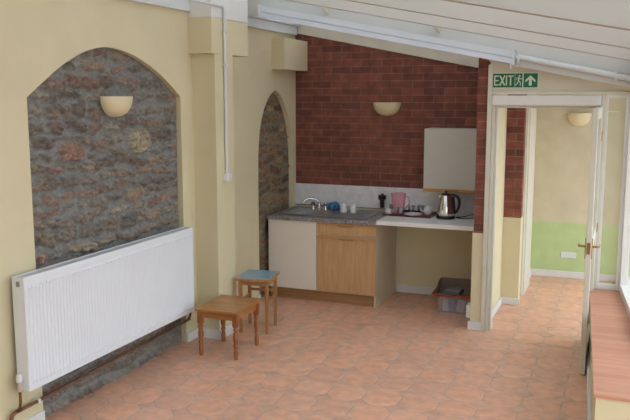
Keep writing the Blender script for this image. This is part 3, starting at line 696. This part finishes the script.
# ---- conduit and pull switch on the pier
b_ = BM(); tube(b_, [(-3.355, 5.2, 2.965), (-3.355, 6.17, 2.965)] + [(-3.355, 6.19, 2.945), (-3.355, 6.195, 2.93), (-3.355, 6.195, 1.50)], 0.0135, 10)
c = obj('conduit', b_, M['pvc'], smooth=True); tag(c, 'white surface conduit running down the cream pier to a switch box', 'conduit')
for z in (2.75, 2.45): obj('clip', bxo(-3.37, -3.335, 6.175, 6.215, z, z + 0.02, bev=0.003), M['pvc'], c)
b_ = BM(); box(b_, -3.37, -3.325, 6.15, 6.24, 1.432, 1.50, bev=0.006); sw = obj('switch_box', b_, M['white']); tag(sw, 'small white switch box at the foot of the conduit on the cream pier', 'switch')
b_ = BM(); box(b_, -3.325, -3.319, 6.175, 6.215, 1.458, 1.487, bev=0.002); obj('rocker', b_, M['white'], sw)

# ---- fluorescent fitting and its conduit under the roof
f_ = thing('fluorescent_light', 'long white fluorescent light fitting along the sloping roof edge over the kitchen', 'light fitting', (-2.19, 7.04, zr(-2.19) + 0.045), world=True)
b_ = BM(); slab(b_, -3.41, -0.975, 7.02, 7.097, 0.10, 0.158); obj('housing', b_, M['pvc'], f_)
b_ = BM(); slab(b_, -3.40, -0.985, 6.985, 7.06, 0.048, 0.095); obj('diffuser', b_, M['fluor'], f_)
b_ = BM(); slab(b_, -3.415, -3.40, 6.975, 7.097, 0.042, 0.165); obj('end_cap', b_, M['pvc'], f_)
b_ = BM(); slab(b_, -0.985, -0.968, 6.975, 7.097, 0.042, 0.165); slab(b_, -1.0, -0.99, 6.99, 7.01, 0.005, 0.05); obj('end_cap', b_, M['pvc'], f_)
b_ = BM(); tube(b_, [(-0.97, 7.072, zr(-0.97) + 0.118), (0.05, 7.072, zr(0.05) + 0.108)], 0.024, 12)
o = obj('roof_conduit', b_, M['pvc'], smooth=True); tag(o, 'white round conduit on the roof slope above the EXIT sign', 'conduit')
for x in (-0.95, -0.15):
    b_ = BM(); slab(b_, x, x + 0.018, 7.045, 7.099, 0.07, 0.145); obj('saddle_clip', b_, M['pvc'], o)

# ---- kitchen units
XB0, XB1 = XL + 0.004, -2.372; YF = 7.575
cb = thing('base_cabinet', 'oak base cabinet with one cream door under the speckled grey worktop', 'cabinet', ((XB0 + XB1) / 2, 7.95, 0), world=True)
b_ = BM(); box(b_, XB0, XB1 - 0.02, YF, YB - 0.02, 0.12, 0.60); box(b_, XB0, XB1 - 0.02, YF, YF + 0.04, 0.60, 0.872); box(b_, XB0, XB0 + 0.02, YF, YB - 0.02, 0.6, 0.872)
obj('carcass', b_, M['oakside'], cb)
obj('gable', bxo(XB1 - 0.02, XB1, YF, YB - 0.02, 0.0, 0.872, bev=0.001), M['oakside'], cb)['label'] = 'pale wood end panel'
obj('plinth', bxo(XB0, XB1 - 0.02, YF + 0.03, YF + 0.05, 0, 0.125), M['oakdark'], cb)['label'] = 'darker wood plinth'
obj('door', bxo(XB0 + 0.002, -3.034, YF - 0.018, YF, 0.13, 0.868, bev=0.002), M['doorwhite'], cb)['label'] = 'plain cream door'
dr = obj('door', bxo(-3.03, XB1 - 0.002, YF - 0.018, YF, 0.13, 0.728, bev=0.002), M['oak'], cb); dr['label'] = 'oak door'
dw = obj('drawer', bxo(-3.03, XB1 - 0.002, YF - 0.018, YF, 0.745, 0.868, bev=0.002), M['oak'], cb); dw['label'] = 'oak drawer front'
def cup_rail(x0, x1, z0, z1, par):
    b_ = BM(); box(b_, x0, x1, YF - 0.026, YF - 0.018, z0, z1, bev=0.002)
    o = obj('handle_rail', b_, M['oakx'], par); o.location = (0, 0, 0); o['label'] = 'darker oak handle rail'
cup_rail(-3.03, XB1 - 0.002, 0.700, 0.728, dr); cup_rail(-3.03, XB1 - 0.002, 0.853, 0.868, dw)
for par, z in ((dr, 0.705), (dw, 0.846)):
    b_ = BM(); tube(b_, bez([(-2.79, YF - 0.028, z + 0.006), (-2.76, YF - 0.034, z), (-2.70, YF - 0.036, z - 0.002), (-2.64, YF - 0.034, z), (-2.61, YF - 0.028, z + 0.006)], 3), 0.006, 8)
    o = obj('handle', b_, M['oakdark'], par, smooth=True); o.location = (0, 0, 0)

wt = tag(obj('worktop', BM(), M['granite']), 'speckled grey worktop with an inset sink on the oak base cabinet', 'worktop')
def worktop():
    bm = BM(); x0, x1, y0, y1, z0, z1 = XL + 0.002, -2.345, 7.54, YB - 0.017, 0.873, 0.912
    hx0, hx1, hy0, hy1 = -3.37, -3.00, 7.74, 8.10
    for a in ((x0, hx0, y0, y1), (hx1, x1, y0, y1), (hx0, hx1, y0, hy0), (hx0, hx1, hy1, y1)): box(bm, a[0], a[1], a[2], a[3], z0, z1)
    bmesh.ops.remove_doubles(bm, verts=bm.verts[:], dist=1e-4)
    return bm
bm = worktop(); bm.to_mesh(wt.data); bm.free()
sk = thing('sink', 'stainless steel sink with bowl and drainer set in the grey worktop', 'sink', (-3.0, 7.92, 0.912), world=True)
b_ = BM(); hx0, hx1, hy0, hy1 = -3.36, -3.01, 7.75, 8.09
for a in ((-3.50, hx0, 7.67, 8.20), (hx1, -2.52, 7.67, 8.20), (hx0, hx1, 7.67, hy0), (hx0, hx1, hy1, 8.20)): box(b_, a[0], a[1], a[2], a[3], 0.9125, 0.9165)
# raised rim and drainer ribs
for a in ((-3.50, -2.52, 7.67, 7.68), (-3.50, -2.52, 8.19, 8.20), (-3.50, -3.49, 7.67, 8.20), (-2.53, -2.52, 7.67, 8.20)): box(b_, *a, 0.9125, 0.920)
obj('rim', b_, M['steel'], sk)
b_ = BM()
for k in range(8): box(b_, -2.93, -2.58, 7.74 + k * 0.052, 7.752 + k * 0.052, 0.9165, 0.9205, bev=0.001)
obj('drainer', b_, M['steel'], sk)
b_ = BM()
top = [(hx0, hy0), (hx1, hy0), (hx1, hy1), (hx0, hy1)]; bt = [(hx0 + .02, hy0 + .02), (hx1 - .02, hy0 + .02), (hx1 - .02, hy1 - .02), (hx0 + .02, hy1 - .02)]
A = [b_.verts.new((x, y, 0.914)) for x, y in top]; B = [b_.verts.new((x, y, 0.76)) for x, y in bt]
for i in range(4): b_.faces.new((A[i], A[(i + 1) % 4], B[(i + 1) % 4], B[i]))
b_.faces.new(B[::-1]); obj('bowl', b_, M['steel'], sk, recalc=False)
tp = thing('mixer_tap', 'chrome mixer tap with curved spout behind the sink bowl', 'tap', (-3.23, 8.14, 0.9165))
b_ = BM(); lathe(b_, [(0, 0), (0.03, 0), (0.03, 0.012), (0.018, 0.02), (0.016, 0.07), (0.02, 0.075), (0.02, 0.09), (0, 0.095)], 16); obj('body', b_, M['chrome'], tp, smooth=True)
b_ = BM(); tube(b_, bez([(0, 0, 0.08), (-0.02, -0.01, 0.105), (-0.08, -0.05, 0.125), (-0.13, -0.09, 0.115), (-0.15, -0.105, 0.085)], 5), 0.011, 10); obj('spout', b_, M['chrome'], tp, smooth=True)
for s in (-1, 1):
    b_ = BM(); lathe(b_, [(0, 0), (0.022, 0), (0.02, 0.02), (0.012, 0.03), (0.012, 0.045), (0.024, 0.05), (0.026, 0.075), (0.018, 0.085), (0, 0.087)], 12, T=Matrix.Translation((s * 0.075, 0, 0)))
    tube(b_, [(0, 0, 0.015), (s * 0.075, 0, 0.015)], 0.013, 8); obj('tap_head', b_, M['chrome'], tp, smooth=True)
# blue scourer / cloth by the tap: a crumpled lump
def crumple(name, label, cat, loc, s, m, seed):
    b_ = BM(); bmesh.ops.create_icosphere(b_, subdivisions=4, radius=1)
    for v in b_.verts:
        n = noise.fractal(v.co * 1.6 + Vector((seed, 0, 0)), 1, 2, 4); k = 1 + 0.35 * n
        v.co = Vector((v.co.x * s[0] * k, v.co.y * s[1] * k, max(v.co.z * s[2] * k, -s[2] * 0.75) + s[2] * 0.75))
    o = obj(name, b_, m, smooth=True); o.location = loc; return tag(o, label, cat)
crumple('dish_cloth', 'crumpled blue dish cloth draped behind the sink right of the tap', 'cloth', (-3.075, 8.18, 0.917), (0.075, 0.035, 0.05), M['bluetap'], 3)
# two upturned white mugs on the drainer
def lathe_obj(name, prof, m, loc, parent=None, n=20): 
    b_ = BM(); lathe(b_, prof, n); o = obj(name, b_, m, parent, smooth=True); o.location = loc; return o
m1 = thing('mug', 'white mug upturned on the drainer, nearer the tap of the two', 'mug', (-2.90, 8.03, 0.9205), rz=0.5, group='upturned mugs on the drainer')
b_ = BM(); lathe(b_, [(0.034, 0), (0.0375, 0), (0.036, 0.05), (0.032, 0.088), (0.028, 0.092), (0.0, 0.090)], 20); lathe(b_, [(0.034, 0), (0.032, 0.05), (0.028, 0.082), (0, 0.084)], 20); obj('cup_body', b_, M['ceramic'], m1, smooth=True)
b_ = BM(); tube(b_, bez([(0.034, 0, 0.025), (0.058, 0, 0.03), (0.062, 0, 0.055), (0.034, 0, 0.07)], 5), 0.005, 8); obj('handle', b_, M['ceramic'], m1, smooth=True)
dup(m1, (-2.785, 8.03, 0.9205), 0.9, 'white mug upturned on the drainer, farther from the tap of the two')

# wall mounted black item beside pitcher
bd = thing('wall_plug', 'black plug-like item fixed low on the splashback left of the pink jug', 'plug', (-2.535, YB - 0.017, 0.93))
b_ = BM(); box(b_, -0.040, 0.040, -0.05, 0.0, 0.115, 0.165, bev=0.008); obj('head', b_, M['black'], bd)
b_ = BM(); box(b_, -0.022, 0.022, -0.04, 0.0, 0.02, 0.118, bev=0.010); box(b_, -0.012, 0.012, -0.03, -0.005, 0.162, 0.182, bev=0.004); obj('stem', b_, M['black'], bd)

# white worktop shelf
b_ = BM(); box(b_, -2.343, -1.323, 7.47, YB - 0.017, 0.896, 0.940, bev=0.004); ws = obj('worktop_shelf', b_, M['worktop'])
tag(ws, 'thick plain white worktop spanning the open bay right of the oak cabinet', 'worktop')

ZW = 0.940
# tray with tea things
b_ = BM(); box(b_, -0.26, 0.26, -0.17, 0.17, 0, 0.006, bev=0.002)
for a in ((-0.26, 0.26, -0.17, -0.158), (-0.26, 0.26, 0.158, 0.17), (-0.26, -0.248, -0.17, 0.17), (0.248, 0.26, -0.17, 0.17)): box(b_, *a, 0.0, 0.022, bev=0.003)
ty = obj('serving_tray', b_, M['tray'], rz if False else None); ty.location = (-2.13, 8.05, ZW); tag(ty, 'dark maroon serving tray holding the jug and cups', 'tray')
ZTR = ZW + 0.0062
jg = thing('water_jug', 'pink translucent plastic jug on the maroon tray', 'jug', (-2.255, 8.03, ZTR)); jg.scale = (0.97, 0.97, 0.9)
b_ = BM(); lathe(b_, [(0, 0.0), (0.058, 0.0), (0.062, 0.01), (0.076, 0.20), (0.080, 0.235), (0.076, 0.235), (0.072, 0.20), (0.058, 0.012), (0, 0.010)], 24); obj('jug_body', b_, M['pink'], jg, smooth=True)
b_ = BM(); lathe(b_, [(0.079, 0.225), (0.083, 0.228), (0.083, 0.245), (0.03, 0.252), (0, 0.252)], 24); obj('lid', b_, M['pink'], jg, smooth=True)
b_ = BM(); tube(b_, bez([(0.074, 0, 0.205), (0.115, 0, 0.20), (0.12, 0, 0.12), (0.066, 0, 0.06)], 5), 0.008, 8); obj('handle', b_, M['pink'], jg, smooth=True)
# sugar pot at the left
sp_ = thing('sugar_pot', 'small white pot at the left end of the maroon tray', 'pot', (-2.345, 7.955, ZTR))
b_ = BM(); lathe(b_, [(0, 0), (0.028, 0), (0.036, 0.02), (0.036, 0.045), (0.030, 0.058), (0.026, 0.056), (0, 0.05)], 18); obj('pot_body', b_, M['ceramic'], sp_, smooth=True)
b_ = BM(); tube(b_, bez([(0.034, 0, 0.05), (0.058, 0, 0.045), (0.034, 0, 0.015)], 5), 0.004, 8); obj('handle', b_, M['ceramic'], sp_, smooth=True)
# glass tumblers
tb = thing('glass_mug', 'clear glass mug in front of the pink jug on the tray', 'glass', (-2.20, 7.925, ZTR), rz=3.6, group='clear glass mugs on the tray')
b_ = BM(); lathe(b_, [(0, 0), (0.030, 0), (0.034, 0.01), (0.037, 0.085), (0.034, 0.085), (0.031, 0.012), (0, 0.01)], 18); obj('cup_body', b_, M['cupglass'], tb, smooth=True)
b_ = BM(); tube(b_, bez([(0.035, 0, 0.07), (0.06, 0, 0.065), (0.058, 0, 0.03), (0.034, 0, 0.02)], 5), 0.0045, 8); obj('handle', b_, M['cupglass'], tb, smooth=True)
dup(tb, (-2.14, 8.13, ZTR), 0.9, 'clear glass mug standing directly right of the pink jug, at the back of the tray')
dup(tb, (-2.045, 8.16, ZTR), 0.6, 'clear glass mug between the other back mug and the white teapot')
dup(tb, (-2.345, 8.12, ZTR), 2.4, 'clear glass mug behind the pink jug at the left of the tray')
sc_ = lathe_obj('saucer', [(0, 0.0), (0.05, 0.0), (0.095, 0.018), (0.10, 0.022), (0.095, 0.024), (0.05, 0.006), (0, 0.005)], M['ceramic'], (-2.07, 7.955, ZTR), n=28); tag(sc_, 'white saucer at the front of the maroon tray', 'saucer')
tpt = thing('teapot', 'small white teapot at the right end of the maroon tray', 'teapot', (-1.955, 8.10, ZTR), rz=0.3); tpt.scale = (0.82, 0.82, 0.82)
b_ = BM(); lathe(b_, [(0, 0), (0.036, 0), (0.055, 0.025), (0.058, 0.05), (0.045, 0.082), (0.03, 0.09), (0, 0.09)], 22); obj('pot_body', b_, M['ceramic'], tpt, smooth=True)
b_ = BM(); lathe(b_, [(0.034, 0.09), (0.03, 0.098), (0.01, 0.104), (0.011, 0.116), (0, 0.12)], 16); obj('lid', b_, M['ceramic'], tpt, smooth=True)
b_ = BM(); tube(b_, bez([(-0.05, 0, 0.035), (-0.08, 0, 0.05), (-0.092, 0, 0.085)], 4), [0.012] * 4 + [0.009] * 4 + [0.006], 8); obj('spout', b_, M['ceramic'], tpt, smooth=True)
b_ = BM(); tube(b_, bez([(0.052, 0, 0.075), (0.085, 0, 0.07), (0.085, 0, 0.035), (0.053, 0, 0.025)], 4), 0.005, 8); obj('handle', b_, M['ceramic'], tpt, smooth=True)

# kettle
kt = thing('kettle', 'stainless steel jug kettle with black handle on the white worktop', 'kettle', (-1.725, 7.88, ZW), rz=0.15); kt.scale = (1.06, 1.06, 1.05)
b_ = BM(); lathe(b_, [(0, 0), (0.088, 0), (0.09, 0.01), (0.088, 0.03), (0.083, 0.034), (0, 0.034)], 28); obj('base', b_, M['black'], kt, smooth=True)['label'] = 'black power base'
b_ = BM(); lathe(b_, [(0.083, 0.034), (0.085, 0.05), (0.080, 0.11), (0.068, 0.17), (0.054, 0.215), (0.048, 0.232)], 32); obj('kettle_body', b_, M['chrome'], kt, smooth=True)['label'] = 'polished steel body'
b_ = BM(); lathe(b_, [(0.049, 0.230), (0.048, 0.242), (0.032, 0.252), (0.012, 0.256), (0.013, 0.272), (0, 0.276)], 20); obj('lid', b_, M['black'], kt, smooth=True)
b_ = BM(); prism(b_, [(-0.048, 0.175), (-0.074, 0.226), (-0.040, 0.234)], 0.03, T=Matrix(((1, 0, 0, 0), (0, 0, 1, -0.015), (0, 1, 0, 0), (0, 0, 0, 1)))); obj('spout', b_, M['chrome'], kt)
b_ = BM(); tube(b_, bez([(0.035, 0, 0.235), (0.075, 0, 0.235), (0.118, 0, 0.205), (0.128, 0, 0.15), (0.112, 0, 0.085), (0.076, 0, 0.05)], 5), [0.011] * 6 + [0.014] * 12 + [0.012] * 8, 10)
tube(b_, [(0.060, 0, 0.22), (0.078, 0, 0.05)], 0.022, 10)
obj('handle', b_, M['black'], kt, smooth=True)['label'] = 'black handle'
b_ = BM(); tube(b_, bez([(-1.63, 7.95, ZW + 0.006), (-1.55, 8.00, ZW + 0.012), (-1.47, 8.06, ZW + 0.03), (-1.40, 8.15, ZW + 0.012), (-1.38, 8.26, ZW + 0.006)], 6), 0.0055, 8)
tube(b_, bez([(-1.63, 7.93, ZW + 0.006), (-1.56, 7.90, ZW + 0.006), (-1.47, 7.93, ZW + 0.006), (-1.40, 8.03, ZW + 0.006), (-1.365, 8.10, ZW + 0.006)], 6), 0.005, 8)
tag(obj('power_cord', b_, M['black'], smooth=True), 'black kettle cord trailing right across the white worktop', 'cord')

# wall cupboard
wc = thing('wall_cupboard', 'grey white wall cupboard with oak bottom edge on the red brick wall', 'cupboard', (-1.7, 8.2, 1.19), world=True)
obj('carcass', bxo(-2.01, -1.37, 8.082, YB - 0.001, 1.20, 1.85, bev=0.002), M['cupdoor'], wc)
dd = obj('door', bxo(-2.012, -1.368, 8.062, 8.082, 1.222, 1.85, bev=0.003), M['cupdoor'], wc)
b_ = bxo(-2.012, -1.368, 8.054, 8.090, 1.19, 1.222, bev=0.003); o = obj('handle_rail', b_, M['oakx'], dd); o.location = (0, 0, 0); o['label'] = 'oak rail along the door foot'
b_ = bxo(-1.76, -1.64, 8.046, 8.056, 1.198, 1.212, bev=0.003); o = obj('finger_pull', b_, M['oakdark'], dd); o.location = (0, 0, 0)

# small items under the white worktop
tb_ = thing('storage_tub', 'clear plastic storage tub of packets on the floor under the white worktop', 'storage tub', (-1.565, 7.84, 0.0))
def taper_box(bm, a, b, c, d, z0, z1, th=0.003):
    o0 = [bm.verts.new(v) for v in ((-a, -b, z0), (a, -b, z0), (a, b, z0), (-a, b, z0))]; o1 = [bm.verts.new(v) for v in ((-c, -d, z1), (c, -d, z1), (c, d, z1), (-c, d, z1))]
    i1 = [bm.verts.new(v) for v in ((-c + th, -d + th, z1), (c - th, -d + th, z1), (c - th, d - th, z1), (-c + th, d - th, z1))]; i0 = [bm.verts.new(v) for v in ((-a + th, -b + th, z0 + th), (a - th, -b + th, z0 + th), (a - th, b - th, z0 + th), (-a + th, b - th, z0 + th))]
    bm.faces.new(o0[::-1]); bm.faces.new(i0)
    for i in range(4):
        j = (i + 1) % 4
        bm.faces.new((o0[i], o0[j], o1[j], o1[i])); bm.faces.new((o1[i], o1[j], i1[j], i1[i])); bm.faces.new((i1[i], i1[j], i0[j], i0[i]))
b_ = BM(); taper_box(b_, 0.155, 0.17, 0.175, 0.19, 0.0, 0.175); obj('tub_body', b_, M['tub'], tb_)
b_ = BM()
for a in ((-0.183, 0.183, -0.198, -0.188), (-0.183, 0.183, 0.188, 0.198), (-0.183, -0.173, -0.198, 0.198), (0.173, 0.183, -0.198, 0.198)): box(b_, *a, 0.165, 0.178, bev=0.002)
obj('tub_rim', b_, M['tub'], tb_)
for (x, wd, m_, h_, a, lab) in ((-0.10, 0.055, 'packwhite', 0.12, 0.1, 'white packet standing leftmost in the clear tub'), (-0.035, 0.06, 'packblue', 0.13, -0.12, 'blue packet standing in the clear tub'), (0.045, 0.075, 'packwhite', 0.125, 0.18, 'white packet leaning right of the blue one in the clear tub')):
    b_ = BM(); box(b_, -wd / 2, wd / 2, -0.02, 0.02, 0, h_, bev=0.006, T=Matrix.Rotation(a, 4, 'Y')); o = obj('packet', b_, M[m_]); o.location = (-1.565 + x, 7.71, 0.012); tag(o, lab, 'packet', 'packets in the clear tub')
rt = thing('paper_tray', 'red plastic tray resting on top of the clear storage tub', 'tray', (-1.565, 7.83, 0.179), rz=0.05)
b_ = BM(); taper_box(b_, 0.195, 0.20, 0.235, 0.235, 0.0, 0.026, 0.004); obj('tray_body', b_, M['redtray'], rt)
gt = thing('letter_tray', 'dark grey open tray sitting in the red tray under the worktop', 'tray', (-1.60, 7.87, 0.1835), rz=0.08)
b_ = BM(); box(b_, -0.175, 0.175, -0.16, 0.16, 0.0, 0.005)
for a in ((-0.175, -0.170), (0.170, 0.175)):
    prism(b_, [(-0.16, 0.0), (0.16, 0.0), (0.16, 0.10), (-0.05, 0.095), (-0.16, 0.03)], 0.005, T=Matrix(((0, 0, 1, a[0]), (1, 0, 0, 0), (0, 1, 0, 0), (0, 0, 0, 1))))
box(b_, -0.175, 0.175, 0.155, 0.16, 0, 0.10); obj('tray_body', b_, M['greytray'], gt)
b_ = BM(); box(b_, -0.10, 0.075, -0.10, 0.06, 0, 0.028, bev=0.003, T=Matrix.Rotation(-0.1, 4, 'Z')); o = obj('book', b_, M['greyblue']); o.location = (-1.59, 7.80, 0.1895); tag(o, 'small slate blue book lying in the dark grey tray', 'book')
b_ = BM(); box(b_, -0.085, 0.07, -0.09, 0.055, 0, 0.012, bev=0.002); o = obj('notepad', b_, M['greylight']); o.location = (-1.59, 7.802, 0.2185); tag(o, 'grey notepad lying on the slate blue book', 'notepad')
b_ = BM(); box(b_, -1.357, -1.319, 7.22, 7.32, 0.10, 0.225, bev=0.006); o = obj('junction_box', b_, M['white']); tag(o, 'small white box fixed low on the kitchen side of the brick pier', 'electrical box')
obj('cover', bxo(-1.362, -1.357, 7.225, 7.315, 0.105, 0.22, bev=0.002), M['white'], o)

# double socket on the far wall
o = tag(obj('socket_plate', bxo(-0.708, -0.531, 9.738, 9.749, 0.245, 0.315, bev=0.003), M['pvc']), 'white wall socket plate on the green lower wall beyond the doorway', 'socket')
for x in (-0.665, -0.575): obj('socket_cover', bxo(x - 0.012, x + 0.012, 9.7355, 9.739, 0.270, 0.295, bev=0.001), M['pvc'], o)

# ---- stools
def stool_frame(x0, x1, y0, y1): return [(x0, y0), (x1, y0), (x1, y1), (x0, y1)]
ps = thing('low_stool', 'low square-topped pine stool with turned legs beside the radiator', 'stool', (-3.14, 5.795, 0), rz=0.02)
Ht = 0.42
b_ = BM(); hx, hy = 0.197, 0.252
for k in range(4):
    ya = -hy + k * (2 * hy / 4); box(b_, -hx, hx, ya, ya + 2 * hy / 4 - 0.0008, Ht - 0.022, Ht, bev=0.003)
obj('top', b_, M['pine'], ps)
legp = [(0.0, 0.0), (0.013, 0.0), (0.015, 0.02), (0.017, 0.05), (0.015, 0.085), (0.012, 0.105), (0.018, 0.115), (0.018, 0.125), (0.0125, 0.135), (0.019, 0.175), (0.020, 0.205), (0.014, 0.235), (0.013, 0.245), (0.019, 0.255), (0.019, 0.262), (0.014, 0.272), (0.021, 0.285), (0.021, 0.295), (0, 0.295)]
lx, ly = 0.165, 0.205
for sxn in (-1, 1):
    for syn in (-1, 1):
        b_ = BM(); lathe(b_, [(a_ * 1.2, c_) for a_, c_ in legp], 14, T=Matrix.Translation((sxn * lx, syn * ly, 0))); box(b_, sxn * lx - 0.021, sxn * lx + 0.021, syn * ly - 0.021, syn * ly + 0.021, 0.29, Ht - 0.022, bev=0.002)
        obj('leg', b_, M['pineleg'], ps, smooth=True, angle=math.radians(35))
b_ = BM()
for s in (-1, 1):
    box(b_, -lx, lx, s * ly - 0.009, s * ly + 0.009, Ht - 0.085, Ht - 0.022, bev=0.001); box(b_, s * lx - 0.009, s * lx + 0.009, -ly, ly, Ht - 0.085, Ht - 0.022, bev=0.001)
obj('apron', b_, M['pine'], ps)

bs = thing('kitchen_stool', 'tall wooden stool with a worn blue laminate seat in front of the niche', 'stool', (-3.185, 6.46, 0), rz=0.16)
Hb = 0.53
obj('seat_edge', bxo(-0.165, 0.165, -0.185, 0.185, Hb - 0.032, Hb - 0.004, bev=0.006), M['beech'], bs)
obj('seat', bxo(-0.155, 0.155, -0.175, 0.175, Hb - 0.006, Hb, bev=0.002), M['bluelam'], bs)['label'] = 'blue laminate seat'
bx_, by_ = 0.128, 0.142
for sxn in (-1, 1):
    for syn in (-1, 1):
        b_ = BM(); x, y = sxn * bx_, syn * by_
        box(b_, -0.0175, 0.0175, -0.0175, 0.0175, 0, Hb - 0.03, bev=0.004)
        for v in b_.verts:
            k = 0.78 + 0.22 * v.co.z / Hb; v.co.x = v.co.x * k + x; v.co.y = v.co.y * k + y
        obj('leg', b_, M['beech'], bs)
b_ = BM()
for s in (-1, 1):
    box(b_, -bx_, bx_, s * by_ - 0.009, s * by_ + 0.009, Hb - 0.075, Hb - 0.032); box(b_, s * bx_ - 0.009, s * bx_ + 0.009, -by_, by_, Hb - 0.075, Hb - 0.032)
obj('apron', b_, M['beech'], bs)
for s in (-1, 1):
    obj('stretcher', bxo(s * bx_ - 0.008, s * bx_ + 0.008, -by_, by_, 0.285, 0.310, bev=0.002), M['beech'], bs)
obj('stretcher', bxo(-bx_, bx_, by_ - 0.008, by_ + 0.008, 0.335, 0.36, bev=0.002), M['beech'], bs)

for o in (ty, jg, sp_, sc_, tpt) + tuple(q for q in bpy.data.objects if q.name.startswith('glass_mug')):
    o.location.y -= 0.06
for o in bpy.data.objects:
    if '_w' in o: del o['_w']
